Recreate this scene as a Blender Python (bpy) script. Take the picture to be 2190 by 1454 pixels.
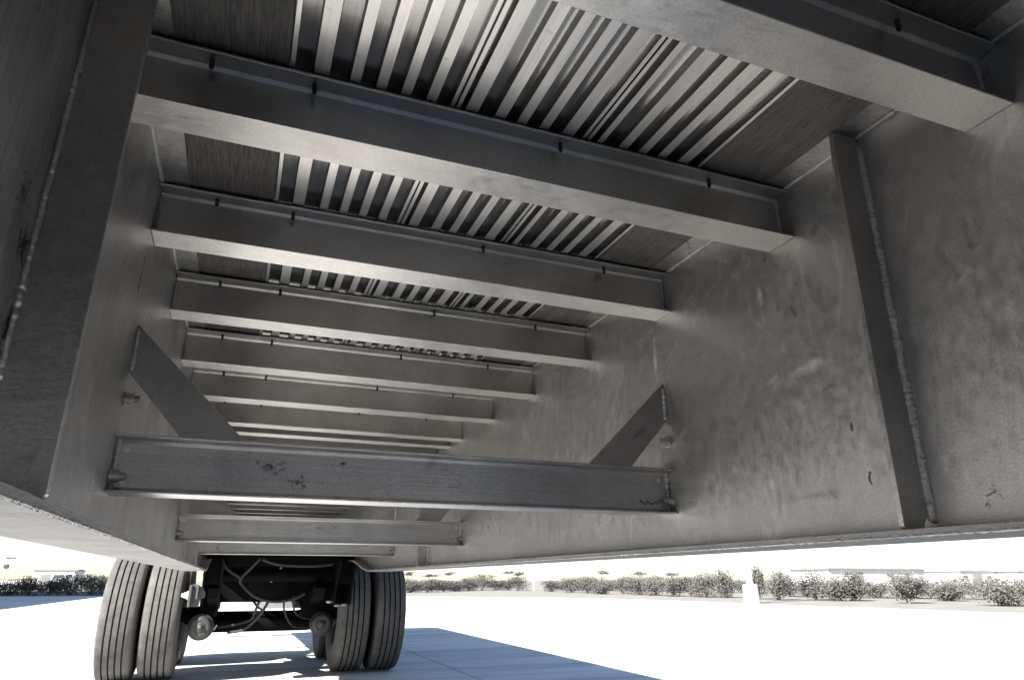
import bpy, bmesh, math, random
from mathutils import Vector, Matrix, noise as mnoise
random.seed(7)
R = math.radians
scene = bpy.context.scene
for o in list(bpy.data.objects): bpy.data.objects.remove(o)
COL = scene.collection
NB_END = -1.8                                # rear end of the added trailer that shades the near ground
H = 0.80                                    # height of the lens above the ground; the survey below uses the lens height as z = 0

# ------------------------------------------------------------------ camera
cam_d = bpy.data.cameras.new('camera'); cam = bpy.data.objects.new('camera', cam_d); COL.objects.link(cam)
cam_d.sensor_width = 36; cam_d.lens = 1455.0/2190*36; cam_d.clip_start = 0.02; cam_d.clip_end = 5000
_r = Vector((0.932188971, -0.361971263, -0.000725719)); _u = Vector((-0.119727503, -0.310226503, 0.943093231)); _f = Vector((0.341597785, 0.87905422, 0.33252764))
cam.matrix_world = Matrix(((_r.x, _u.x, -_f.x, 0), (_r.y, _u.y, -_f.y, 0), (_r.z, _u.z, -_f.z, H), (0, 0, 0, 1)))
scene.camera = cam

# ------------------------------------------------------------------ sky, sun, exposure
SUN = Vector((1.36, 0.66, -1.0)).normalized()       # travel of the light
ELEV = math.asin(-SUN.z)
world = bpy.data.worlds.new('World'); scene.world = world; world.use_nodes = True
wn = world.node_tree.nodes; wl = world.node_tree.links
bg = wn['Background']; sky = wn.new('ShaderNodeTexSky'); sky.sky_type = 'NISHITA'
sky.sun_disc = False; sky.sun_elevation = ELEV; sky.sun_rotation = math.atan2(-SUN.x, -SUN.y)
sky.air_density = 0.9; sky.dust_density = 0.4; sky.ozone_density = 1.0
wl.new(sky.outputs[0], bg.inputs[0]); bg.inputs[1].default_value = 0.05
sl = bpy.data.lights.new('sun', 'SUN'); sl.energy = 5.0; sl.angle = R(0.5); sl.color = (1.0, 0.97, 0.925)
so = bpy.data.objects.new('sun', sl); COL.objects.link(so); so.location = (-20, -10, 30)
so.rotation_euler = SUN.to_track_quat('-Z', 'Y').to_euler()
vs = scene.view_settings; vs.view_transform = 'Standard'; vs.look = 'None'; vs.gamma = 1; vs.use_curve_mapping = False
vs.exposure = 2.2
scene.cycles.max_bounces = 10; scene.cycles.diffuse_bounces = 6; scene.cycles.glossy_bounces = 6
scene.cycles.sample_clamp_indirect = 8

# ------------------------------------------------------------------ materials
def mat(name): 
    m = bpy.data.materials.new(name); m.use_nodes = True
    nt = m.node_tree; b = nt.nodes['Principled BSDF']
    return m, nt, b
def nd(nt, t, **k):
    n = nt.nodes.new(t)
    for a, v in k.items(): setattr(n, a, v)
    return n
def coords(nt, scale=(1, 1, 1), rnd=True):
    tc = nd(nt, 'ShaderNodeTexCoord'); mp = nd(nt, 'ShaderNodeMapping'); mp.inputs['Scale'].default_value = scale
    if rnd:
        oi = nd(nt, 'ShaderNodeObjectInfo'); va = nd(nt, 'ShaderNodeVectorMath', operation='SCALE'); 
        cx = nd(nt, 'ShaderNodeCombineXYZ')
        for i in range(3): nt.links.new(oi.outputs['Random'], cx.inputs[i])
        nt.links.new(cx.outputs[0], va.inputs[0]); va.inputs['Scale'].default_value = 37.0
        ad = nd(nt, 'ShaderNodeVectorMath', operation='ADD')
        nt.links.new(tc.outputs['Object'], ad.inputs[0]); nt.links.new(va.outputs[0], ad.inputs[1]); nt.links.new(ad.outputs[0], mp.inputs[0])
    else: nt.links.new(tc.outputs['Object'], mp.inputs[0])
    return mp.outputs[0]
def noise(nt, vec, scale, detail=4, rough=.55, dist=0):
    n = nd(nt, 'ShaderNodeTexNoise'); n.inputs['Scale'].default_value = scale; n.inputs['Detail'].default_value = detail
    n.inputs['Roughness'].default_value = rough; n.inputs['Distortion'].default_value = dist
    nt.links.new(vec, n.inputs['Vector']); return n.outputs['Fac']
def ramp(nt, fac, stops):
    r = nd(nt, 'ShaderNodeValToRGB'); e = r.color_ramp.elements
    while len(e) < len(stops): e.new(.5)
    for i, (p, c) in enumerate(stops):
        e[i].position = p; e[i].color = (c, c, c, 1) if not hasattr(c, '__len__') else (*c, 1)
    nt.links.new(fac, r.inputs[0]); return r.outputs[0]
def mulc(nt, a, b, f=1.0):
    m = nd(nt, 'ShaderNodeMix', data_type='RGBA', blend_type='MULTIPLY'); m.inputs[0].default_value = f
    nt.links.new(a, m.inputs[6]); nt.links.new(b, m.inputs[7]); return m.outputs[2]
def bump(nt, b, h, strength, dist=.002, prev=None):
    n = nd(nt, 'ShaderNodeBump'); n.inputs['Strength'].default_value = strength; n.inputs['Distance'].default_value = dist
    nt.links.new(h, n.inputs['Height'])
    if prev is not None: nt.links.new(prev, n.inputs['Normal'])
    nt.links.new(n.outputs[0], b.inputs['Normal']); return n.outputs[0]
def addv(nt, a, b, op='ADD'):
    n = nd(nt, 'ShaderNodeMath', operation=op); nt.links.new(a, n.inputs[0])
    if isinstance(b, float): n.inputs[1].default_value = b
    else: nt.links.new(b, n.inputs[1])
    return n.outputs[0]

def metal_mat(name, base, rough=.4, metallic=.75, streak=(1, 1, 1), streak_amt=.25, mottle=.3, grain=.12, stains=.5, scuff=0, blobs=()):
    """dull mill-finish metal: mottled, brushed along one direction, a few dirty spots"""
    m, nt, b = mat(name)
    v = coords(nt); vs_ = coords(nt, streak)
    big = noise(nt, v, 3.5, 5, .6, .6); mid = noise(nt, v, 38, 5, .65, .3); fine = noise(nt, v, 240, 3, .6)
    st = noise(nt, vs_, 60, 4, .6)
    c0 = ramp(nt, big, [(.3, tuple(x*(1-mottle) for x in base)), (.7, tuple(min(1, x*(1+mottle*.6)) for x in base))])
    c1 = ramp(nt, mid, [(.32, 1-mottle*.6), (.68, 1.0)])
    c2 = ramp(nt, st, [(.34, 1-streak_amt), (.6, 1.0)])
    sp = noise(nt, v, 17, 2, .5, 1.2)
    c3 = ramp(nt, sp, [(.24, 1-stains), (.31, 1.0)])
    c = mulc(nt, mulc(nt, mulc(nt, c0, c1), c2), c3); c = mulc(nt, c, ramp(nt, fine, [(.35, .84), (.62, 1.0)]))
    if scuff:
        sw = noise(nt, v, 2.3, 3, .5, 2.2); br = noise(nt, v, 9, 5, .7)
        band = ramp(nt, sw, [(.46, 0.0), (.50, 1.0), (.515, 0.0)]); k = addv(nt, band, ramp(nt, br, [(.45, 0.0), (.62, 1.0)]), 'MULTIPLY')
        mx = nd(nt, 'ShaderNodeMix', data_type='RGBA'); nt.links.new(addv(nt, k, scuff, 'MULTIPLY'), mx.inputs[0])
        nt.links.new(c, mx.inputs[6]); mx.inputs[7].default_value = (.86, .84, .80, 1); c = mx.outputs[2]
        dk = ramp(nt, noise(nt, coords(nt, (1, 2.0, .5)), 5.5, 6, .7, .8), [(.28, .78), (.42, 1.0)]); c = mulc(nt, c, dk)
    tc = nd(nt, 'ShaderNodeTexCoord')
    for (ce, rad, tone, nsc, thr) in blobs:            # dirt splashes and pale wiped patches with a place of their own
        mp = nd(nt, 'ShaderNodeMapping', vector_type='TEXTURE'); mp.inputs['Location'].default_value = ce; mp.inputs['Scale'].default_value = rad
        nt.links.new(tc.outputs['Object'], mp.inputs[0])
        ln = nd(nt, 'ShaderNodeVectorMath', operation='LENGTH'); nt.links.new(mp.outputs[0], ln.inputs[0])
        nz = noise(nt, tc.outputs['Object'], nsc, 6, .7, .8)
        k = addv(nt, nz, addv(nt, ln.outputs['Value'], -.32, 'MULTIPLY')); k = ramp(nt, k, [(thr-.02, 0.0), (thr+(.07 if nsc > 25 else .2), 1.0)])
        mx = nd(nt, 'ShaderNodeMix', data_type='RGBA'); nt.links.new(k, mx.inputs[0]); nt.links.new(c, mx.inputs[6])
        if isinstance(tone, tuple): mx.inputs[7].default_value = (*tone, 1)
        else: nt.links.new(mulc(nt, c, ramp(nt, ln.outputs['Value'], [(0, tone), (1, tone)])), mx.inputs[7])
        c = mx.outputs[2]
    nt.links.new(c, b.inputs['Base Color'])
    b.inputs['Metallic'].default_value = metallic
    rr = ramp(nt, addv(nt, addv(nt, mid, st), .5, 'MULTIPLY'), [(.3, rough*.75), (.7, min(1, rough*1.35))])
    nt.links.new(rr, b.inputs['Roughness'])
    h = addv(nt, addv(nt, mid, .5, 'MULTIPLY'), addv(nt, st, fine))
    bump(nt, b, h, grain, .003)
    return m
def plain(name, col, rough=.6, metallic=0.0, var=.3, scale=20, bmp=.1, spec=None):
    m, nt, b = mat(name); v = coords(nt)
    n = noise(nt, v, scale, 5, .6, .4)
    nt.links.new(ramp(nt, n, [(.3, tuple(x*(1-var) for x in col)), (.7, tuple(min(1, x*(1+var)) for x in col))]), b.inputs['Base Color'])
    b.inputs['Roughness'].default_value = rough; b.inputs['Metallic'].default_value = metallic
    if spec is not None: b.inputs['Specular IOR Level'].default_value = spec
    bump(nt, b, n, bmp, .004); return m

M = {}
M['web'] = metal_mat('brushed_web_aluminium', (.59, .57, .545), 0.42, .94, (1, 7, .12), .36, .24, .18, .45,
    blobs=[((0,-3.04,-.108),(1,.035,.035),.12,60,.36),((0,-3.03,-.19),(1,.03,.04),.12,60,.37),((0,-3.08,-.07),(1,.03,.05),.3,50,.40),((0,-2.40,.13),(1,.012,.09),.3,40,.38),((0,-2.2,.1),(1,.3,.2),.55,30,.50)])
M['web_scuffed'] = metal_mat('scuffed_web_aluminium', (.50, .485, .467), 0.46, .93, (1, 1.2, .6), .07, .13, .09, .3, scuff=.25,
    blobs=[((0,-2.81,-.036),(1,.13,.022),(.80,.78,.75),9,.30),((0,-2.79,-.279),(1,.16,.018),.62,12,.34),((0,-2.923,-.260),(1,.006,.022),.15,90,.30),((0,-2.903,-.170),(1,.004,.014),.25,90,.28),((0,-3.12,-.31),(1,.03,.04),.2,70,.44),((0,-2.3,.14),(1,.02,.10),(.82,.80,.77),14,.32),((0,-2.72,.15),(1,.015,.12),(.78,.76,.73),20,.36),((0,-2.1,-.1),(1,.5,.25),.75,6,.42)])
M['member'] = metal_mat('member_aluminium', (.63, .605, .575), 0.39, .95, (.3, 3, 3), .05, .2, .015, .10)
M['bar'] = metal_mat('bar_aluminium', (.64, .625, .605), 0.36, .96, (.05, 6, 9), .2, .2, .3, .4,
    blobs=[((-.33,0,.012),(.07,1,.035),.30,120,.44),((-.28,0,-.018),(.05,1,.04),.32,120,.45),((-.19,0,.027),(.01,1,.006),.2,80,.30),((.05,0,-.01),(.5,1,.03),.7,22,.50)])
M['bar_clean'] = metal_mat('clean_bar_aluminium', (.64, .625, .605), 0.36, .96, (.05, 6, 9), .2, .22, .25, .4)
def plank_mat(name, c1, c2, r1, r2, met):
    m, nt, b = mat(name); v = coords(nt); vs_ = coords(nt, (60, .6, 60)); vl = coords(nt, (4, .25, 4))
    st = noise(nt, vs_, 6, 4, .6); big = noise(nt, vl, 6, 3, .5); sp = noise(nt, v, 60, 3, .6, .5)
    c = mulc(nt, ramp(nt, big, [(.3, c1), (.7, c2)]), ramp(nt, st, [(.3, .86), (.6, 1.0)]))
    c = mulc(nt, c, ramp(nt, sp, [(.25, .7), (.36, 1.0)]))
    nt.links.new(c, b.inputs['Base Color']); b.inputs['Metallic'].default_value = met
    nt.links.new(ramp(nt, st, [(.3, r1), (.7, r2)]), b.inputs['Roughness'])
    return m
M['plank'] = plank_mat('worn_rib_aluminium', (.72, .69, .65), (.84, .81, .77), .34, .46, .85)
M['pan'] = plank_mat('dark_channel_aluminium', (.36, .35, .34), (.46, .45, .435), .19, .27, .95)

M['flange'] = metal_mat('rough_flange_aluminium', (.30, .29, .28), .62, .55, (3, .2, 3), .14, .25, .4, .3)
M['weld'] = metal_mat('weld_metal', (.66, .64, .61), .5, .6, (1, 1, 1), .1, .4, .8, .3)
M['brace'] = metal_mat('brace_plate', (.54, .52, .50), .36, .95, (1, 4, 4), .08, .18, .15, .3)
M['bolt'] = metal_mat('bolt_steel', (.5, .48, .46), .42, .85, (1, 1, 1), .05, .3, .2, .3)
M['rivet'] = plain('rivet_aluminium', (.67, .645, .62), .45, .4, .15, 200)
M['screw'] = plain('screw_steel', (.035, .03, .028), .5, .5, .3, 200)
M['wood'] = None
M['black'] = plain('black_chassis_paint', (.0025, .0023, .0021), .65, 0, .5, 14, .3, .06)
M['hose'] = plain('brown_air_hose', (.009, .008, .007), .7, 0, .3, 30)
M['grey'] = plain('grey_bracket_paint', (.05, .05, .049), .75, 0, .25, 30)
M['chamber'] = plain('brake_chamber_grey', (.035, .034, .032), .6, .2, .25, 25)
M['white_metal'] = plain('white_bumper_paint', (.55, .54, .52), .5, 0, .15, 10)
M['marker'] = plain('dark_marker_ink', (.03, .025, .022), .7)
M['rim'] = plain('wheel_rim_steel', (.05, .05, .05), .45, .3, .4, 18)

def wood_mat():
    m, nt, b = mat('rough_dark_decking'); v = coords(nt, (1, 1, 1)); vs_ = coords(nt, (14, .5, 14))
    st = noise(nt, vs_, 9, 6, .7, .3); fi = noise(nt, coords(nt, (40, 2.2, 40)), 10, 5, .75)
    c = mulc(nt, ramp(nt, st, [(.3, (.075, .067, .060)), (.7, (.155, .141, .128))]), ramp(nt, fi, [(.38, .35), (.62, 1.0)]))
    nt.links.new(c, b.inputs['Base Color']); b.inputs['Roughness'].default_value = .62
    bump(nt, b, addv(nt, st, fi), .5, .004); return m
M['wood'] = wood_mat()

def tyre_mat():
    m, nt, b = mat('dusty_tyre_rubber'); v = coords(nt)
    n = noise(nt, v, 12, 6, .65, .5); f = noise(nt, v, 120, 3, .6)
    c = mulc(nt, ramp(nt, n, [(.3, (.05, .046, .043)), (.7, (.10, .094, .087))]), ramp(nt, f, [(.3, .7), (.7, 1.0)]))
    nt.links.new(c, b.inputs['Base Color']); b.inputs['Roughness'].default_value = .82
    bump(nt, b, f, .25, .002); return m
M['tyre'] = tyre_mat()
M['groove'] = plain('tyre_groove_rubber', (.012, .011, .011), .9)

def concrete_mat():
    m, nt, b = mat('pale_concrete_yard')
    tc = nd(nt, 'ShaderNodeTexCoord'); P = tc.outputs['Object']
    n1 = noise(nt, P, .35, 6, .6, .5); n2 = noise(nt, P, 6, 6, .65)
    mp = nd(nt, 'ShaderNodeMapping'); mp.inputs['Rotation'].default_value = (0, 0, R(32)); mp.inputs['Scale'].default_value = (.5, 5.0, 1)
    nt.links.new(P, mp.inputs[0]); st = noise(nt, mp.outputs[0], .55, 5, .6, .8)
    c = mulc(nt, ramp(nt, n1, [(.3, (.56, .555, .545)), (.7, (.66, .655, .645))]), ramp(nt, n2, [(.3, .88), (.65, 1.0)]))
    c = mulc(nt, c, ramp(nt, st, [(.36, .70), (.56, 1.0)]))
    # saw-cut joints of the slabs, x = 2.08 + 4.6 k and every 5.5 m along y
    sx = nd(nt, 'ShaderNodeSeparateXYZ'); nt.links.new(P, sx.inputs[0])
    def joint(sock, off, step, w):
        a = addv(nt, sock, -off); a = addv(nt, a, 1.0/step, 'MULTIPLY'); a = addv(nt, a, 0.5); a = addv(nt, a, 0.0, 'FRACT'); 
        a = addv(nt, a, -0.5); a = addv(nt, a, 0.0, 'ABSOLUTE'); return ramp(nt, a, [(w/step*.6, .38), (w/step*1.2, 1.0)])
    c = mulc(nt, c, joint(sx.outputs[0], 2.08, 4.6, .012)); c = mulc(nt, c, joint(sx.outputs[1], 15.6, 5.5, .012))
    nt.links.new(c, b.inputs['Base Color']); b.inputs['Roughness'].default_value = .85
    bump(nt, b, n2, .15, .004); return m
M['concrete'] = concrete_mat()
M['dirt'] = plain('dry_verge_soil', (.17, .158, .138), .95, 0, .2, 1.2, .4)
def leaf_mat(name, c1, c2):
    m, nt, b = mat(name); v = coords(nt); n = noise(nt, v, 5, 4, .7)
    nt.links.new(ramp(nt, n, [(.35, c1), (.65, c2)]), b.inputs['Base Color']); b.inputs['Roughness'].default_value = .7
    return m
M['leaf'] = leaf_mat('dusty_shrub_leaves', (.031, .029, .025), (.072, .068, .060))
M['leaf_pale'] = leaf_mat('pale_hazed_leaves', (.046, .043, .038), (.105, .099, .088))  # pale leaf colour, also painted as haze on the back row
M['bark'] = plain('grey_bark', (.12, .10, .08), .9)
M['white'] = plain('white_wall_paint', (.72, .71, .68), .7, 0, .08, 1.5)
M['roof'] = plain('pale_grey_roof_sheet', (.2, .195, .19), .6, 0, .15, 1.0)
M['glass'] = plain('window_glass', (.10, .105, .11), .3)
M['pole'] = plain('pale_post_paint', (.70, .68, .65), .6, 0, .08, 4)

# ------------------------------------------------------------------ mesh helpers
class MB:
    def __init__(s): s.v = []; s.f = []; s.mi = []
    def add(s, vs, fs, mi=0):
        o = len(s.v); s.v += [Vector(p) for p in vs]
        for f in fs: s.f.append([i+o for i in f]); s.mi.append(mi)
    def box(s, x0, x1, y0, y1, z0, z1, mi=0):
        s.add([(x0,y0,z0),(x1,y0,z0),(x1,y1,z0),(x0,y1,z0),(x0,y0,z1),(x1,y0,z1),(x1,y1,z1),(x0,y1,z1)],
              [(0,3,2,1),(4,5,6,7),(0,1,5,4),(1,2,6,5),(2,3,7,6),(3,0,4,7)], mi)
    def extrude(s, poly, axis, a, b, mi=0):
        """closed polygon of 2-D points swept along an axis; the two coordinates are the other axes in order"""
        def P(p, t): return [(t, p[0], p[1]), (p[0], t, p[1]), (p[0], p[1], t)][axis]
        n = len(poly); vs = [P(p, a) for p in poly] + [P(p, b) for p in poly]
        fs = [(i, (i+1) % n, n+(i+1) % n, n+i) for i in range(n)] + [tuple(range(n)), tuple(range(2*n-1, n-1, -1))]
        s.add(vs, fs, mi)
    def tube(s, pts, rad, n=8, mi=0, caps=True):
        pts = [Vector(p) for p in pts]; rs = rad if hasattr(rad, '__len__') else [rad]*len(pts)
        t0 = (pts[1]-pts[0]).normalized(); a = Vector((0,0,1)) if abs(t0.z) < .9 else Vector((1,0,0)); u = t0.cross(a).normalized()
        vs = []; 
        for i, p in enumerate(pts):
            t = (pts[min(i+1, len(pts)-1)]-pts[max(i-1, 0)]).normalized(); u = (u-t*u.dot(t)).normalized(); w = t.cross(u)
            for k in range(n):
                an = 2*math.pi*k/n; vs.append(p+(u*math.cos(an)+w*math.sin(an))*rs[i])
        fs = []
        for i in range(len(pts)-1):
            for k in range(n): fs.append((i*n+k, i*n+(k+1) % n, (i+1)*n+(k+1) % n, (i+1)*n+k))
        if caps: fs.append(tuple(range(n-1, -1, -1))); fs.append(tuple((len(pts)-1)*n+k for k in range(n)))
        s.add(vs, fs, mi)
    def lathe(s, prof, centre, axis, n=48, mi=0, close=False, mats=None):
        """prof: list of (offset along axis, radius)"""
        c = Vector(centre); A = [Vector((1,0,0)), Vector((0,1,0)), Vector((0,0,1))][axis]; B = [Vector((0,1,0)), Vector((0,0,1)), Vector((1,0,0))][axis]; D = A.cross(B)
        vs = []
        for (h, r) in prof:
            for k in range(n):
                an = 2*math.pi*k/n; vs.append(c+A*h+(B*math.cos(an)+D*math.sin(an))*r)
        m = len(prof); rows = m if close else m-1; o = len(s.v); s.v += vs
        for i in range(rows):
            j = (i+1) % m
            for k in range(n):
                s.f.append([o+i*n+k, o+i*n+(k+1) % n, o+j*n+(k+1) % n, o+j*n+k]); s.mi.append(mats[i] if mats else mi)
        if not close:
            s.f.append([o+k for k in range(n)][::-1]); s.mi.append(mi); s.f.append([o+(m-1)*n+k for k in range(n)]); s.mi.append(mi)
    def build(s, name, mats, parent=None, bevel=0, smooth=False, label=None, origin=None):
        vs = [v+Vector((0,0,H)) for v in s.v]
        lo = Vector([min(v[i] for v in vs) for i in range(3)]); hi = Vector([max(v[i] for v in vs) for i in range(3)])
        c = origin if origin is not None else ((lo+hi)/2 if parent is not None else Vector(((lo.x+hi.x)/2, (lo.y+hi.y)/2, lo.z)))
        me = bpy.data.meshes.new(name); me.from_pydata([v-c for v in vs], [], s.f)
        if not hasattr(mats, '__len__'): mats = [mats]
        for m in mats: me.materials.append(m)
        for p, i in zip(me.polygons, s.mi): p.material_index = i
        bm = bmesh.new(); bm.from_mesh(me); bmesh.ops.recalc_face_normals(bm, faces=bm.faces)
        bm.to_mesh(me); bm.free()
        o = bpy.data.objects.new(name, me); COL.objects.link(o)
        if bevel:
            bv = o.modifiers.new('bevel', 'BEVEL'); bv.width = bevel; bv.segments = 2; bv.limit_method = 'ANGLE'; bv.angle_limit = R(40)
        if smooth:
            for p in me.polygons: p.use_smooth = True
            try: me.set_sharp_from_angle(angle=R(40))
            except Exception: pass
        WORLD[o] = c.copy(); o['_w'] = 0; del o['_w']
        if parent is not None: o.parent = parent; o.location = c-WORLD[parent]
        else: o.location = c
        if label: o['label'] = label
        return o
WORLD = {}
def kids(o): return [c for c in ALLKIDS.get(o, [])]
ALLKIDS = {}
def thing(name, label, cat, loc, group=None):
    o = bpy.data.objects.new(name, None); COL.objects.link(o); o.location = loc; o.empty_display_size = .2
    WORLD[o] = Vector(loc); o['label'] = label; o['category'] = cat
    if group: o['group'] = group
    return o
def tag(o, label=None, cat=None, group=None, kind=None):
    if label: o['label'] = label
    if cat: o['category'] = cat
    if group: o['group'] = group
    if kind: o['kind'] = kind
    return o
def children_of(o): return [c for c in COL.objects if c.parent is o]
def copy_part(o, delta):
    c = o.copy(); COL.objects.link(c); c.parent = o.parent; c.location = o.location+Vector(delta); WORLD[c] = WORLD[o]+Vector(delta)
    for ch in children_of(o):
        d = ch.copy(); COL.objects.link(d); d.parent = c; WORLD[d] = WORLD[ch]+Vector(delta)
    return c
def bead(mb, p0, p1, r, step=.006, jitter=.35, n=8, mi=0):
    p0, p1 = Vector(p0), Vector(p1); L = (p1-p0).length; k = max(4, int(L/step)); pts = []; rs = []
    for i in range(k+1):
        t = i/k; q = p0.lerp(p1, t)+Vector((random.uniform(-1,1), random.uniform(-1,1), random.uniform(-1,1)))*r*.12
        pts.append(q); rs.append(r*(1+jitter*(.6*math.sin(i*2.1)+random.uniform(-.6,.6))))
    rs[0] *= .5; rs[-1] *= .5
    mb.tube(pts, rs, n, mi)
def catmull(pts, k=8):
    pts = [Vector(p) for p in pts]; P = [pts[0]*2-pts[1]]+pts+[pts[-1]*2-pts[-2]]; out = []
    for i in range(1, len(P)-2):
        for j in range(k):
            t = j/k; a, b, c, d = P[i-1], P[i], P[i+1], P[i+2]
            out.append(.5*((2*b)+(c-a)*t+(2*a-5*b+4*c-d)*t*t+(3*b-a-3*c+d)*t**3))
    out.append(pts[-1]); return out

# ------------------------------------------------------------------ ground
g = MB(); S = 2500
g.add([(-S,-S,-H),(S,-S,-H),(S,S,-H),(-S,S,-H)], [(0,1,2,3)])
tag(g.build('ground', M['concrete'], origin=Vector((0,0,0))), 'pale sunlit concrete yard with slab joints', 'ground', kind='structure')
vg = MB(); edge = [(23,-30),(20.5,0),(19,12),(17.7,20),(17.2,25),(16,30.3),(12.5,34.5),(8.2,38),(2,42),(-6,45.2),(-16,47),(-60,50)]
edge2 = []
for a, b in zip(edge[:-1], edge[1:]):
    n = 10
    for i in range(n): t = i/n; edge2.append((a[0]+(b[0]-a[0])*t+random.uniform(-.06,.06), a[1]+(b[1]-a[1])*t+random.uniform(-.06,.06)))
poly = edge2+[(-60,1500),(1500,1500),(1500,-30)]
bmv = MB(); bmv.add([(x,y,-H+.004) for x,y in poly], [tuple(range(len(poly)))])
vo = bmv.build('verge', M['dirt'], origin=Vector((0,0,0)))
bm = bmesh.new(); bm.from_mesh(vo.data); bmesh.ops.triangulate(bm, faces=bm.faces); bm.to_mesh(vo.data); bm.free()
tag(vo, 'dry sandy verge beyond the concrete yard', 'verge', kind='structure')

# ================================================================== THE TRAILER
XL, XR = -.238, 1.0                      # inner faces of the two main beams
ZB, ZT = .0715, .785                     # bottom flange top, web top
Y0, Y1 = -4.2, 11.8
TR = thing('flatbed_trailer', 'flatbed semi trailer seen from below, bare aluminium beams and ribbed deck over dual wheels', 'trailer', (.381, 6.0, 0))
def zb(y):
    if y < 5.3: return ZB
    if y < 6.3: t = (y-5.3); t = t*t*(3-2*t); return ZB+.095*t
    return ZB+.095
ys = [Y0, -2, 0, 2, 4, 5.3]+[5.3+.1*i for i in range(1, 11)]+[8, 10, Y1]
def main_beam(xw, side, wm):
    # side: +1 when the trailer's middle lies at +x of the web
    xi, xo = xw, xw-side*.010
    web = MB(); poly = [(y, zb(y)) for y in ys]+[(Y1, ZT), (Y0, ZT)]
    web.extrude(poly, 0, min(xi, xo), max(xi, xo))
    w = web.build('main_beam', wm, TR)
    # bottom flange as a strip following the bottom edge
    fl = MB(); a, b = xi+side*.066, xo-side*.064; vs = []; fs = []
    fy = []
    for p, q in zip(ys[:-1], ys[1:]):
        k = max(1, int((q-p)/.05)) if q < 6.4 else 8
        fy += [p+(q-p)*i/k for i in range(k)]
    fy.append(Y1)
    for y in fy:
        z = zb(y); ja = random.uniform(-.0008,.0008); 
        vs += [(a+ja,y,z-.0005),(b,y,z-.0005),(b,y,z-.0125),(a+ja,y,z-.0125)]
    for i in range(len(fy)-1):
        o = i*4
        for k in range(4): fs.append((o+k, o+(k+1) % 4, o+4+(k+1) % 4, o+4+k))
    fs.append((0,1,2,3)); fs.append(tuple(len(vs)-4+k for k in (3,2,1,0))); fl.add(vs, fs)
    fl.build('bottom_flange', M['flange'], w)
    tf = MB(); tf.box(min(xi+side*.055, xo-side*.054), max(xi+side*.055, xo-side*.054), Y0, Y1, ZT+.0005, ZT+.010)
    tf.build('top_flange', M['web'], w)
    wb = MB(); bead(wb, (xi+side*.003, -1.5, ZT-.001), (xi+side*.003, 4.2, ZT-.001), .004, .012, .3, 6)
    wb.build('weld_bead', M['weld'], w, smooth=True)
    # ragged weld bead along the edge of the flange
    wf = MB(); bead(wf, (xi+side*.066, -.4, ZB-.0105), (xi+side*.066, 4.4, ZB-.0105), .0016, .007, .8, 6)
    wf.build('weld_bead', M['weld'], w, smooth=True)
    # stiffener plates with a cope hole in the lower corner
    for ysf in (-2.3, .775, 3.85):
        st = MB(); e = .064; r = .015
        pl = [(xi+side*.0005, ZT-.001), (xi+side*(e-.004), ZT-.001), (xi+side*e, ZT-.05), (xi+side*e, ZB+.006), (xi+side*(e-.004), ZB+.001), (xi+side*r*1.4, ZB+.001)]
        for i in range(1, 8):
            an = math.pi/2*i/8; pl.append((xi+side*(r*1.4*math.cos(an)), ZB+.001+r*1.25*math.sin(an)))
        pl.append((xi+side*.0005, ZB+.001+r*1.3))
        st.extrude(pl, 1, ysf, ysf+.010); st.build('stiffener', M['brace'], w, bevel=.0012)
        wl_ = MB(); bead(wl_, (xi+side*.002, ysf-.001, ZB+.010), (xi+side*.002, ysf-.001, ZT-.02), .0072 if side < 0 else .0045, .0035, .16, 10)
        wl_.build('weld_bead', M['weld'] if side < 0 else M['brace'], w, smooth=True)  # left weld takes a darker metal to paint in that side's weaker light
    # bolts through the web
    for (yb, z) in ((1.47, .333), (1.47, .184), (3.24, .333), (3.24, .184), (4.79, .184)):
        bo = MB(); L = .022
        prof = [(0,.0135),(.003,.0145),(.0035,.0125),(L*.8,.0105),(L*.8,.0075),(L*1.25,.007)]
        bo.lathe([(side*h, r) for h, r in prof], (xi+side*.0003, yb, z), 0, 16)
        bo.build('bolt', M['bolt'], w, smooth=True)
    return w
main_beam(XL, 1, M['web']); main_beam(XR, -1, M['web_scuffed'])

# ---- cross members: small I sections welded between the webs
def i_poly(y0, z0, z1, w, tw, tf):
    m = y0+w/2; h = tw/2; k = .006
    return [(y0,z0),(y0+w,z0),(y0+w,z0+tf*.8),(m+h+k,z0+tf*1.2),(m+h,z0+tf*1.2+k),(m+h,z1-tf*1.2-k),(m+h+k,z1-tf*1.2),(y0+w,z1-tf*.8),(y0+w,z1),(y0,z1),
            (y0,z1-tf*.8),(m-h-k,z1-tf*1.2),(m-h,z1-tf*1.2-k),(m-h,z0+tf*1.2+k),(m-h-k,z0+tf*1.2),(y0,z0+tf*.8)]
MW, MT = .076, .0055
def add_screw(mb, x, y, z, L=.021):
    pts = []; rs = []
    for i in range(15):
        t = i/14; pts.append((x+.001*t, y, z-L*t)); rs.append(.0036+(.0007 if i % 2 else 0) if t < .8 else .0036*(1-(t-.8)*3.2))
    mb.tube(pts, rs, 8)
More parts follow.
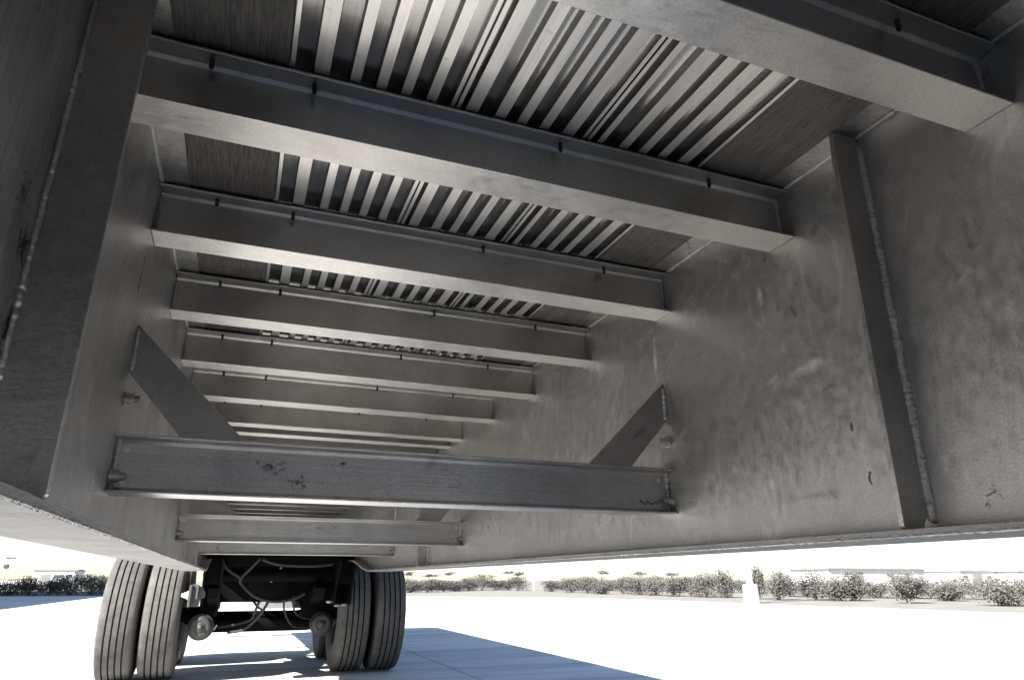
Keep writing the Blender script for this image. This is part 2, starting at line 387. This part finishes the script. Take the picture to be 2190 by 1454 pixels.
def cross_member(y0):
    m = MB(); m.extrude(i_poly(y0, .668, .779, MW, .005, MT), 0, XL+.0006, XR-.0006)
    o = m.build('cross_member', M['member'], TR, bevel=.0012)
    for x in (-.127, .03, .477, .811):
        s = MB(); add_screw(s, x, y0+.018, .7755, random.uniform(.019,.023)); s.build('floor_screw', M['screw'], o, smooth=True)
    tp = MB(); tp.box(XL+.07, XR-.07, y0+.003, y0+MW-.003, .7793, .7852); tp.build('gap_shade_strip', M['screw'], o)  # dark strip added over the flange so the shaded gap stays black
    ym = y0+MW/2-.004
    for xs, sg in ((XL+.003, 1), (XR-.003, -1)):
        wbd = MB(); bead(wbd, (xs, ym, .684), (xs, ym, .768), .0034, .006, .5, 6); wbd.build('weld_bead', M['weld'], o, smooth=True)
    return o
cm = cross_member(.51)
for y in [-3.6,-3.15,-2.7,-2.24,-1.78,-1.32,-.866,-.408,.051,.959,1.405,1.863,2.326,2.786,3.258,3.468]+[3.716+.458*i for i in range(18)]:
    copy_part(cm, (0, y-.51, 0))

# ---- lower cross bars with their knee braces
BZ0, BZ1 = .153, .262
def lower_bar(y0, braces=True):
    b = MB(); b.extrude(i_poly(y0, BZ0, BZ1, MW, .006, .0055), 0, XL+.0006, XR-.0006)
    o = b.build('lower_crossbar', M['bar'], TR, bevel=.0014)
    yw = y0+MW/2-.003
    for x, z in ((XL+.019,.237),(XL+.019,.178),(XR-.027,.237),(XR-.027,.178)):
        r = MB(); r.lathe([(0,.0058),(-.0012,.0056),(-.0016,.004)], (x, yw-.0002, z), 1, 16); r.build('rivet', M['rivet'], o)
    for xs in (XL+.004, XR-.004):
        w = MB(); bead(w, (xs, yw-.003, BZ0+.008), (xs, yw-.003, BZ1-.006), .0046, .005, .5, 8); w.build('weld_bead', M['weld'], o, smooth=True)
    if braces:
        for xw, sd in ((XL, 1), (XR, -1)):
            k = MB(); pl = [(xw+sd*.001,.488),(xw+sd*.001,.385),(xw+sd*.112,BZ1+.0008),(xw+sd*.232,BZ1+.0008)]
            k.extrude(pl, 1, y0+.022, y0+.032); k.build('knee_brace', M['brace'], o, bevel=.0012)
            w = MB(); bead(w, (xw+sd*.003, y0+.0195, .39), (xw+sd*.003, y0+.0195, .475), .0042, .005, .4, 8)
            w.build('weld_bead', M['weld'], o, smooth=True)
            w = MB(); bead(w, (xw+sd*.15, y0+.020, BZ1+.0015), (xw+sd*.215, y0+.020, BZ1+.0015), .0028, .005, .5, 6)
            w.build('weld_bead', M['weld'], o, smooth=True)
    return o
b1 = lower_bar(1.450)
pts = []
for i in range(60):
    t = i/59; x = .905+.078*t; x = XR-.085+.062*t
    pts.append((x+random.uniform(-.0008,.0008), 1.450+MW/2-.0034, .181+.0030*math.sin(i*.75+1.5*math.sin(i*.23))*(1-.6*t)+.0026*math.sin(i*.31+1)-.002*t))
mk = MB(); mk.tube(pts, .0011, 5); mk.build('marker_scribble', M['marker'], b1)
for dy in (3.21-1.45, 4.77-1.45):
    c = copy_part(b1, (0, dy, 0)); c.data = b1.data.copy(); c.data.materials[0] = M['bar_clean']
    for ch in children_of(c):
        if ch.name.startswith('marker'): bpy.data.objects.remove(ch)

# ---- deck: two strips of boards and three ribbed aluminium planks inside the beams, boards outside
ZD0, ZD1 = .786, .8085
def ribbed_plank(x0, ribs, x1):
    p = MB(); pts = []
    top = ZD1; pan = ZD1-.006
    pr = [(x0, top), (x0, ZD0+.001)]
    (a, b) = ribs[0]; cur = x0+.007; pr += [(cur, ZD0+.001), (cur+.0015, pan)]
    for (a, b) in ribs: pr += [(a-.0025, pan), (a, ZD0), (b, ZD0), (b+.0025, pan)]
    pr += [(x1-.0085, pan), (x1-.007, ZD0+.001), (x1, ZD0+.001), (x1, top)]
    p.extrude(pr, 1, Y0, Y1)
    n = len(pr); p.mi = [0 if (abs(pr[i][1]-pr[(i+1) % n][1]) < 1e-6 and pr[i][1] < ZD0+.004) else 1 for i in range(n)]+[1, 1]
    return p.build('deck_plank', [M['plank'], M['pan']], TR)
ribbed_plank(-.0115, [(.026,.050),(.084,.101),(.1275,.1445),(.1705,.1875),(.2145,.232)], .2655)
ribbed_plank(.2665+.003, [(.286,.309),(.340,.361),(.384,.402),(.428,.446),(.474,.498)], .5235)
ribbed_plank(.5275, [(.548,.560),(.594,.613),(.638,.656),(.681,.699),(.728,.752)], .7835)
def board(x0, x1, z0=ZD0+.001, nm='deck_board'):
    b = MB(); b.box(x0, x1, Y0, Y1, z0, ZD1); return b.build(nm, M['wood'], TR, bevel=.003)
board(-.184, -.0135); board(.786, .9635)
for x0, x1 in ((-.52,-.36),(-.358,-.187)): board(x0, x1, .7965)
for x0, x1 in ((.9665,1.13),(1.132,1.28)): board(x0, x1, .7965)
sk = MB(); sk.box(-.52,1.28,Y0,Y1,ZD1+.0006,ZD1+.003); sk.build('sky_block_sheet', M['member'], TR)  # unseen sheet added over the deck to block sky light through plank gaps
for x0, x1 in ((-.54,-.522),(1.282,1.30)):
    sr = MB(); sr.box(x0, x1, Y0, Y1, .705, .848); sr.build('side_rail', M['member'], TR, bevel=.004)
for yy in [-3.2+.916*i for i in range(17)]:
    for x0, x1 in ((-.521, XL-.0105), (XR+.0105, 1.281)):
        og = MB(); og.extrude(i_poly(yy, .715, .784, .06, .005, .005), 0, x0, x1); og.build('outrigger', M['member'], TR)
es = MB(); es.box(-.54, 1.30, Y1+.001, Y1+.02, .60, .846); es.build('end_sill', M['member'], TR, bevel=.004)
es = MB(); es.box(-.54, 1.30, Y0-.02, Y0-.001, .10, .846); es.build('front_plate', M['member'], TR, bevel=.004)

# ---- suspension and running gear
AX = (7.15, 8.40); ZW = -.29; AC = .30
def wheel(xc, yc, outer):
    Rt, wd = .51, .290
    hw = wd/2; tw = .118
    prof = []; mats = []
    def add(h, r, mi=0): prof.append((h, r)); mats.append(mi)
    add(-hw*.80,.285); add(-hw*.92,.31); add(-hw,.36); add(-hw*1.0,.40); add(-hw*.97,.425); add(-hw*.985,.432); add(-hw*.95,.455); add(-hw*.90,.482); add(-tw-.006,.499); add(-tw,.504)
    gx = [-.074,-.026,.022,.070]; 
    gx = [-.0715,-.024,.024,.0715]
    for i, gc in enumerate(gx):
        add(gc-.0065, Rt-.0035*abs(gc)/.07); add(gc-.0045, Rt-.017, 1); add(gc+.0045, Rt-.017, 1); add(gc+.0065, Rt-.0035*abs(gc)/.07)
        mats[-4] = 1; mats[-3] = 1; mats[-2] = 1; mats[-1] = 0
    add(tw,.504); add(tw+.006,.499); add(hw*.90,.482); add(hw*.95,.455); add(hw*.985,.432); add(hw*.97,.425); add(hw,.40); add(hw,.36); add(hw*.92,.31); add(hw*.80,.285)
    t = MB(); t.lathe(prof, (xc, yc, ZW), 0, 112, close=True, mats=mats)
    w = bpy.data.objects.new('wheel', None); COL.objects.link(w); w.parent = TR; WORLD[w] = Vector((xc, yc, ZW+H)); w.location = WORLD[w]-WORLD[TR]; w.empty_display_size = .1
    t.build('tyre', [M['tyre'], M['groove']], w, smooth=True)
    r = MB(); s = 1 if outer > 0 else -1
    r.lathe([(-.115,.283),(-.112,.292),(-.10,.278),(-.05,.262),(.05,.262),(.10,.278),(.112,.292),(.115,.283),(.10,.268),(.05,.25),(.052*s+.0,.12),(.052*s-.014*s,.12),(.03,.25),(-.05,.25),(-.10,.268)], (xc, yc, ZW), 0, 48, close=True)
    r.build('rim', M['rim'], w, smooth=True)
    h = MB(); h.lathe([(-.07,.10),(-.05,.125),(.05,.125),(.08,.09),(.13,.08)], (xc, yc, ZW), 0, 24); h.build('hub', M['black'], w, smooth=True)
    return w
for y in AX:
    for x, s in ((-.825,-1),(-.512,1),(1.075,-1),(1.405,1)): wheel(x, y, s)
    ax = MB(); ax.tube([(-.95,y,ZW),(-.36,y,ZW),(-.24,y,ZW-.06),(-.1,y,ZW-.085),(.70,y,ZW-.085),(.84,y,ZW-.06),(.93,y,ZW),(1.5,y,ZW)], [.05,.06,.066,.066,.066,.066,.06,.05], 20)
    ax.build('axle', M['black'], TR, smooth=True)
    for x, sd in ((-.20, 1), (.815, -1)):
        # brake chamber facing the front, a domed can with a clamp ring
        bc = MB(); yf = y-.42 if sd > 0 else y-.26
        bc.lathe([(h_, r_*.82) for h_, r_ in [(-.016,.015),(-.010,.024),(.001,.030),(.002,.045),(.006,.050),(.0065,.058),(.004,.064),(.007,.082),(.014,.100),(.034,.113),(.058,.115),(.060,.126),(.066,.129),(.076,.129),(.080,.126),(.082,.112),(.12,.108),(.17,.085),(.175,.03),(.32,.022)]], (x, yf, -.375), 1, 40)
        c = bc.build('brake_chamber', M['chamber'], TR, smooth=True)
        st = MB(); st.tube([(x+.105, yf+.068, -.40), (x+.125, yf+.068, -.36)], .006, 8); st.build('clamp_bolt', M['bolt'], c)
        # trailing arm and air bag above the axle
        xa = -.13 if sd > 0 else .72
        ta = MB(); ta.extrude([(y-.75,-.06),(y-.68,-.02),(y-.2,-.10),(y+.12,-.17),(y+.45,-.15),(y+.45,-.24),(y+.1,-.29),(y-.25,-.21),(y-.7,-.14)], 0, xa-.045, xa+.045)
        ta.build('trailing_arm', M['black'], TR, bevel=.006)
        ab = MB(); ab.lathe([(0,.10),(.02,.125),(.06,.135),(.10,.12),(.12,.105),(.14,.12),(.19,.135),(.24,.12),(.26,.10)], (xa, y+.30, -.14), 2, 28); ab.build('air_bag', M['black'], TR, smooth=True)
    # frame hangers
    for x, sd in ((XL+.02, 1), (XR-.02, -1)):
        hg = MB(); hg.extrude([(y-1.02,.155),(y-.42,.155),(y-.55,-.02),(y-.60,-.20),(y-.78,-.20),(y-.84,-.04)], 0, min(x, x+sd*.014), max(x, x+sd*.014))
        hg.extrude([(y-1.02,.155),(y-.42,.155),(y-.55,-.02),(y-.60,-.20),(y-.78,-.20),(y-.84,-.04)], 0, min(x+sd*.13, x+sd*.144), max(x+sd*.13, x+sd*.144))
        hg.box(min(x+sd*.0145, x+sd*.1295), max(x+sd*.0145, x+sd*.1295), y-.82, y-.81, -.03, .155)
        hg.build('hanger', M['black'], TR, bevel=.003)
# grey faced bracket on the left front hanger, bolted
kx = .925; YB = 6.06
def kp(x, z): return (x*kx, z*kx)
hb = MB(); hb.extrude([kp(*p) for p in [(-.315,-.035),(-.265,-.03),(-.215,-.06),(-.190,-.10),(-.195,-.135),(-.225,-.145),(-.232,-.205),(-.315,-.205)]], 1, YB, YB+.035)
hbo = hb.build('hanger_bracket', M['grey'], TR, bevel=.004)
f2 = MB(); f2.box(-.318*kx,-.298*kx,YB-.03,YB-.001,-.205*kx,-.035*kx); f2.build('bracket_lip', M['grey'], hbo, bevel=.003)
f2 = MB(); f2.box(-.262*kx,-.246*kx,YB-.03,YB-.001,-.145*kx,-.035*kx); f2.build('bracket_lip', M['grey'], hbo, bevel=.003)
pb = MB(); pb.lathe([(0,.034),(-.012,.034),(-.013,.024),(-.030,.024),(-.031,.016),(-.05,.015)], (-.319*kx,YB,-.115*kx), 0, 6); pb.build('pivot_bolt', M['rivet'], hbo)
for z in (-.06,-.115,-.165):
    d = MB(); d.lathe([(0,.006),(-.003,.006)], (-.281*kx,YB-.0005,z*kx), 1, 10); d.build('bolt', M['screw'], hbo)
# black plates added between the rails to block the bright view behind
sf = MB(); sf.extrude([(-.235,.40),(.997,.40),(.997,-.30),(.66,-.34),(.60,-.185),(-.09,-.185),(-.12,-.32),(-.235,-.30)], 1, 7.02, 7.035); sf.build('view_block_plate', M['black'], TR, bevel=.003)
sf = MB(); sf.extrude([(-.235,.40),(.997,.40),(.997,-.12),(-.235,-.12)], 1, 9.3, 9.315); sf.build('view_block_plate', M['black'], TR, bevel=.003)
cr = MB(); cr.tube([(-.10,6.66,.04),(.86,6.66,.04)], .05, 16); cr.build('cross_tube', M['black'], TR, smooth=True)
cr = MB(); cr.box(-.22,.99,6.40,6.46,.115,.20); cr.build('subframe_beam', M['black'], TR, bevel=.004)
# round air tank, end towards the front
at = MB(); at.lathe([(0,.06),(.004,.12),(.02,.19),(.04,.225),(.07,.243),(.09,.246),(.095,.252),(.11,.252),(.115,.246),(.75,.246),(.80,.2),(.82,.06)], (.31,6.80,.10), 1, 48)
ato = at.build('air_tank', M['black'], TR, smooth=True)
for (x, z) in ((.16,.13),(.28,.02),(.40,.05),(.33,-.06)):
    d = MB(); d.lathe([(0,.012),(-.015,.012),(-.016,.007),(-.028,.007)], (x, 6.81, z+.055), 1, 6); d.build('fitting', M['bolt'], ato)
# louvred black valve box inside the right rail
vb = MB(); vb.box(.84,1.00,6.52,6.68,-.20,.03)
for i in range(11): vb.box(.855,.985,6.510,6.5195,-.185+.018*i,-.177+.018*i)
vb.box(.985,1.003,6.495,6.5195,-.19,.035)
vbo = vb.build('valve_box', M['black'], TR, bevel=.002)
for (x, z) in ((.80,-.175),(.87,-.205),(.93,-.20),(.87,.045)):
    d = MB(); d.lathe([(0,.010),(.03,.013),(.034,.009),(.05,.008)], (x-.015, 6.47, z), 0, 8); d.build('fitting', M['bolt'], vbo)
# hoses
HS = [[(-.10,6.35,.17),(-.05,6.38,.09),(.06,6.42,.02),(.08,6.5,-.03),(.20,6.5,-.13),(.35,6.5,-.17),(.50,6.5,-.155),(.60,6.5,-.11)],
      [(.20,6.35,.17),(.14,6.38,.10),(.07,6.42,.02),(.065,6.45,-.02)],
      [(.22,6.35,.165),(.36,6.36,.125),(.62,6.36,.115),(.80,6.37,.13)],
      [(.24,6.6,-.17),(.22,6.7,-.25),(.20,6.8,-.32),(.10,6.9,-.36),(-.06,7.0,-.39)],
      [(.32,6.6,-.16),(.27,6.7,-.27),(.20,6.8,-.36),(.13,6.85,-.41),(.02,6.9,-.43)],
      [(.44,6.6,-.16),(.46,6.7,-.25),(.52,6.8,-.35),(.60,6.9,-.40),(.76,7.0,-.40)],
      [(.52,6.6,-.13),(.54,6.7,-.24),(.60,6.8,-.30),(.70,6.9,-.33),(.84,7.0,-.35)],
      [(.16,6.6,-.12),(.22,6.7,-.20),(.27,6.8,-.24),(.40,6.9,-.30)]]
for i, h in enumerate(HS):
    m = MB(); m.tube(catmull(h), .012 if i < 5 else .009, 8); m.build('air_hose', M['hose'] if i not in (7,) else M['black'], TR, smooth=True)
# rear bumper
rb = MB(); rb.box(-.75,1.52,11.6,11.70,-.40,-.245); rbo = rb.build('rear_bumper', M['white_metal'], TR, bevel=.006)
for x in (-.05,.79):
    s = MB(); s.box(x-.035,x+.035,11.62,11.69,-.2445,.60); s.build('bumper_post', M['member'], rbo, bevel=.004)

# ================================================================== THE YARD EDGE AND BEYOND
def leaf_cloud(mb, cx, cy, z0, w, d, h, n, size, rng, lobes=6, mi=0, base=.05):
    L = []
    for i in range(lobes):
        an = rng.uniform(0, 6.283); rr = rng.uniform(0, .32)
        L.append((cx+w*rr*math.cos(an), cy+d*rr*math.sin(an), z0+h*rng.uniform(.18,.72), rng.uniform(.20,.34)*w, rng.uniform(.2,.34)*h))
    for i in range(n):
        x, y, z, rw, rh = L[rng.randrange(lobes)]
        v = Vector((rng.gauss(0,1), rng.gauss(0,1), rng.gauss(0,1))).normalized()*rng.uniform(.45,1.08)
        p = Vector((x+v.x*rw, y+v.y*rw, max(z0+base*rng.random(), z+v.z*rh)))
        a = Vector((rng.gauss(0,1), rng.gauss(0,1), rng.gauss(0,1))).normalized(); b = a.orthogonal().normalized()
        s = size*rng.uniform(.6,1.3)
        mb.add([p-a*s-b*s*.2, p+b*s*.5, p+a*s-b*s*.1, p-b*s*.6], [(0,1,2,3)], mi)
def shrub(x, y, h, w, label, seed, pale, group):
    rng = random.Random(seed); t = thing('shrub', label, 'shrub', (x, y, .004), group)
    f = MB(); leaf_cloud(f, x, y, -H+.01, w*1.45, w*1.1, h*1.25, 2600, .042, rng, lobes=14)
    f.build('foliage', M['leaf_pale'] if pale else M['leaf'], t)
    s = MB()
    for i in range(5):
        an = rng.uniform(0, 6.283); tip = Vector((x+.25*w*math.cos(an), y+.25*w*math.sin(an), -H+h*rng.uniform(.5,.8)))
        s.tube([(x+.03*math.cos(an), y+.03*math.sin(an), -H), Vector((x,y,-H)).lerp(tip,.5)+Vector((0,0,.05*h)), tip], [.025,.018,.008], 6)
    s.build('stem', M['bark'], t); return t
SHR = [(11.4,48.2,.57,1.27),(12.9,49.6,.76,1.81),(14.5,51.1,.72,1.71),(15.9,52.9,.64,1.42),(17.6,54.8,.85,1.48),(19.4,56.8,1.16,2.13),(20.5,56.3,.77,1.93),(21.4,55.9,.66,1.54),(21.1,53.2,.96,1.66),
       (21.7,47.9,.75,1.22),(21.3,43.9,.85,1.57),(21.5,41.9,.91,1.66),(20.9,38.8,.76,1.27),(22.0,38.3,.82,1.41),(21.6,35.5,.90,1.45),(21.7,34.2,.95,1.28),(21.3,31.9,.99,1.44),(22.1,31.5,.84,1.20),(21.6,29.5,1.11,1.25),(21.9,28.4,1.15,1.00),
       (21.7,25.8,1.17,.82),(21.4,24.3,1.07,.98),(22.8,23.7,1.07,1.17),(22.6,22.4,.88,1.12),(23.3,22.1,1.21,.75),(22.7,19.2,.87,1.17),(26.7,20.6,.69,1.11),(23.2,16.0,.72,1.34)]
SHL = [(-11.7,48.5,.79,1.85),(-10.6,48.1,.87,1.58),(-9.5,47.6,.84,1.45),(-8.7,48.6,.98,1.76),(-7.5,48.1,1.0,1.63),(-6.9,49.3,.81,1.12)]
LR = ['low grey shrub half hidden by the right rear tyre', 'rounded grey shrub second to the right of the right rear tyre', 'low grey shrub third to the right of the right rear tyre', 'small grey shrub fourth to the right of the right rear tyre',
      'dark shrub just left of the tallest one in the far clump', 'tallest dark shrub of the clump left of the triangular road sign', 'dark shrub just right of the tallest one in the far clump', 'lowest dark shrub of the clump left of the triangular road sign', 'dark shrub nearest to the left side of the triangular road sign',
      'pale shrub nearest to the right side of the triangular road sign', 'pale rounded shrub second to the right of the triangular road sign', 'pale shrub with dark foot third to the right of the triangular road sign', 'pale shrub fourth to the right of the triangular road sign', 'grey shrub fifth to the right of the triangular road sign', 'grey shrub sixth to the right of the triangular road sign',
      'grey shrub sixth to the left of the white lamp post', 'grey shrub fourth to the left of the white lamp post', 'grey shrub third to the left of the white lamp post', 'tall grey shrub second to the left of the white lamp post', 'tall grey shrub directly left of the white lamp post',
      'tall dark shrub directly right of the white lamp post', 'dark shrub second to the right of the white lamp post', 'wide pale shrub third to the right of the white lamp post', 'pale low shrub fourth to the right of the white lamp post', 'tall slender shrub fifth to the right of the white lamp post',
      'lone spreading shrub on the sandy bank below the long white shed', 'lowest pale shrub on the sandy bank, behind the others', 'spreading shrub nearest the right edge of the photo']
LL = ['shaded dark shrub at the left edge of the photo', 'shaded dark shrub second from the left edge of the photo', 'shaded dark shrub third from the left edge of the photo', 'shaded dark shrub third from the left rear tyres', 'tall shaded dark shrub second from the left rear tyres', 'low shrub half hidden by the left rear tyre']
for i, (p, l) in enumerate(zip(SHR, LR)): shrub(*p, l, 100+i, i >= 9, 'shrubs along the verge on the right')
for i, (p, l) in enumerate(zip(SHL, LL)): shrub(*p, l, 300+i, False, 'shaded shrubs at the far left')
# a paler row further back fills the gaps
rng = random.Random(77); BACK = []
for i in range(26):
    t = i/25; x = 14+12*t if t < .35 else 18.2+9.5*(t-.35)+8; y = 66-30*t; 
    BACK.append((x+rng.uniform(-.5,.5), y+rng.uniform(-.6,.6), rng.uniform(.6,1.0), rng.uniform(1.2,2.1)))
for i, p in enumerate(BACK): shrub(*p, 'pale grey shrub in the back row behind the verge shrubs', 700+i, True, 'pale back row of shrubs beyond the verge')
for i in range(13):
    t = i/12; x = 26.5+4*t+rng.uniform(-.5,.5); y = 29.5-10*t+rng.uniform(-.5,.5)
    shrub(x, y, rng.uniform(.65,1.1), rng.uniform(1.2,2.0), 'pale scrubby bush on the bank right of the lamp post, in front of the sheds', 800+i, True, 'pale scrub on the bank in front of the sheds')
# small flat-crowned trees far behind
TRE = [(25.3,110,1.9),(26.2,100,1.5),(32.1,110,1.9),(42.1,110,2.1),(38,95,1.75),(48.5,90,1.95),(48.6,80,1.7),(50.1,75,1.6)]
LT = ['thin pale flat-topped tree just right of the right rear tyre', 'lowest flat-topped tree, second right of the right rear tyre', 'flat-topped tree third to the right of the right rear tyre', 'flat-topped tree standing behind the lowest shrub of the dark clump', 'forked flat-topped tree over the dark clump by the triangular sign',
      'flat-topped tree over the pale shrubs midway to the white lamp post', 'flat-topped tree over the grey shrubs nearer the white lamp post', 'dark-crowned flat-topped tree nearest left of the white lamp post']
for i, ((x, y, h), l) in enumerate(zip(TRE, LT)):
    rng = random.Random(500+i); t = thing('umbrella_tree', l, 'tree', (x, y, .004), 'small flat-topped trees beyond the yard')
    tr = MB(); tr.tube([(x,y,-H),(x+.05,y,-H+h*.45),(x-.05,y,-H+h*.85)], [.06,.045,.03], 7)
    for k in range(5):
        an = rng.uniform(0,6.28); tr.tube([(x-.05,y,-H+h*.8),(x-.05+.7*math.cos(an),y+.7*math.sin(an),-H+h*.95)], [.025,.01], 5)
    tr.build('trunk', M['bark'], t)
    cr_ = MB(); leaf_cloud(cr_, x, y, -H+h*.78, 2.4, 2.4, h*.34, 330, .10, rng, lobes=7); cr_.build('crown', M['leaf_pale'] if i < 3 else M['leaf'], t)

def shed(name, label, x0, x1, y0, y1, h, oh=.4, doors=(), wins=(), ang=0):
    t = thing(name, label, 'building', ((x0+x1)/2, (y0+y1)/2, .004))
    w = MB(); w.box(x0, x1, y0, y1, -H+.004, -H+h); wo = w.build('wall', M['white'], t)
    r = MB(); r.extrude([(y0-oh, -H+h+.002), (y1+oh, -H+h+.002), (y1+oh, -H+h+.10), ((y0+y1)/2, -H+h+.32), (y0-oh, -H+h+.10)], 0, x0-oh, x1+oh); r.build('roof', M['roof'], t)
    for (u, z0, z1, ww) in wins:
        xm = x0+(x1-x0)*u; g_ = MB(); g_.box(xm-ww/2, xm+ww/2, y0-.03, y0-.002, -H+z0, -H+z1); g_.build('window', M['glass'], t)
    for (u, z1, ww) in doors:
        xm = x0+(x1-x0)*u; g_ = MB(); g_.box(xm-ww/2, xm+ww/2, y0-.03, y0-.002, -H+.01, -H+z1); g_.build('door', M['roof'], t)
    return t
shed('long_shed', 'long white shed with thin grey roof edge far right beyond the bank', 84, 104, 84, 92, 2.35, .5, [(.3,1.9,1.6)], [(.62,1.25,1.7,1.2),(.8,1.25,1.7,1.0)])
shed('low_shed', 'short white shed with dark roof band right of the long shed', 112, 120, 84, 92, 2.1, .3, [(.5,1.7,2.2)], [(.15,.9,1.5,1.2),(.85,.9,1.5,1.2)])
shed('white_house', 'white house with dark eave at the right edge of the photo', 122, 131, 80, 88, 2.1, .5, [(.2,1.8,1.1)], [(.5,.9,1.6,1.4),(.8,.9,1.6,1.4)])
shed('warehouse_annex', 'low white building behind the shaded shrubs at far left', -33, -26.5, 150, 158, 2.45, .2, [(.3,1.9,1.5)], [(.6,1.2,1.8,1.6),(.85,1.2,1.8,1.0)])
# tall shade-giving warehouse to the left of the yard, outside the picture
wh = thing('warehouse', 'tall pale warehouse left of the yard whose shade covers the left shrubs', 'building', (-26, 34, 0))
w = MB(); w.box(-36,-16.2,12,58,-H,6.2); w.build('wall', M['white'], wh)
w = MB(); w.extrude([(-36.4,6.202),(-15.9,6.202),(-15.9,6.38),(-26,8.0),(-36.4,6.38)], 1, 11.6, 58.4); w.build('roof', M['roof'], wh)
for k in range(5):
    w = MB(); w.box(-16.198,-16.14,15+8.6*k,19.5+8.6*k,-H+.01,3.6); w.build('door', M['roof'], wh)

# box trailer added out of view to shade the ground under the flatbed's front
nb = thing('shade_trailer', 'white box trailer parked left of the flatbed, outside the picture', 'trailer', (-4.6, -5.5, 0))
w = MB(); w.box(-5.9,-3.3,-12.5,NB_END,.30,3.2); w.build('body', M['white'], nb, bevel=.03)
for yy in (NB_END-2.4, NB_END-1.15):
    for xx in (-5.55, -5.2, -4.0, -3.65):
        w = MB(); w.lathe([(-.13,.28),(-.145,.38),(-.12,.50),(.12,.50),(.145,.38),(.13,.28)], (xx, yy, -.29), 0, 40); w.build('wheel', M['tyre'], nb, smooth=True)
w = MB(); w.box(-5.2,-5.05,-11.5,NB_END-.1,.05,.299); w.build('rail', M['black'], nb)
w = MB(); w.box(-4.15,-4.0,-11.5,NB_END-.1,.05,.299); w.build('rail', M['black'], nb)

# lamp post with concrete plinth
lp = thing('lamp_post', 'white lamp post on a thick pale concrete plinth at the yard edge', 'lamp post', (17.65, 21.45, 0))
b = MB(); b.lathe([(0,.30),(.02,.305),(.40,.265),(.62,.26),(.64,.24)], (17.65,21.45,-H), 2, 28); b.build('plinth', M['pole'], lp, smooth=True)
b = MB(); b.lathe([(.64,.15),(.66,.15),(.67,.105),(3,.095),(7.5,.06)], (17.65,21.45,-H), 2, 20); b.build('pole', M['pole'], lp, smooth=True)
b = MB(); b.tube([(17.65,21.45,6.68),(17.45,21.3,6.85),(16.6,20.9,6.95)], .035, 8); b.box(16.1,16.7,20.8,21.0,6.9,7.02); b.build('lamp_head', M['grey'], lp)
# triangular road sign seen from behind
sg = thing('road_sign', 'pale triangular road sign on a thin white post by the verge', 'sign', (22.3, 52.7, .004))
b = MB(); b.tube([(22.3,52.7,-H),(22.3,52.7,1.62)], .03, 10); b.build('post', M['pole'], sg)
b = MB(); b.extrude([(22.3-.30,1.24),(22.3+.30,1.24),(22.3,1.78)], 1, 52.64, 52.665); b.build('sign_plate', plain('pale_sign_plate', (.50,.47,.42), .6), sg, bevel=.008)
# thin utility poles
UP = [(68.8,120,5.2,'thin utility pole behind the pale shrubs midway to the lamp post'),(72,110,5.4,'thin utility pole over the shrubs left of the lamp post'),(75.8,100,5.6,'thin utility pole nearest left of the white lamp post'),(80.8,90,6.0,'thin utility pole right of the white lamp post')]
for i, (x, y, h, l) in enumerate(UP):
    t = thing('utility_pole', l, 'pole', (x, y, .004), 'thin utility poles beyond the yard')
    b = MB(); b.tube([(x,y,-H),(x,y,-H+h)], [.10,.07], 8); b.build('pole', M['pole'], t)
    b = MB(); b.box(x-.6,x+.6,y-.05,y+.05,-H+h-.45,-H+h-.33); b.build('crossarm', M['pole'], t)
b = MB()
t = thing('lamp_mast', 'thin pale lamp mast above the shrubs at the left edge of the photo', 'lamp post', (-22.4, 90, .004))
b = MB(); b.tube([(-22.4,90,-H),(-22.4,90,2.2)], [.09,.07], 8); b.build('pole', M['pole'], t)
b = MB(); b.box(-22.6,-21.7,89.9,90.1,2.2,2.32); b.box(-22.6,-22.2,89.8,90.2,1.2,1.6); b.build('lamp_head', M['grey'], t)
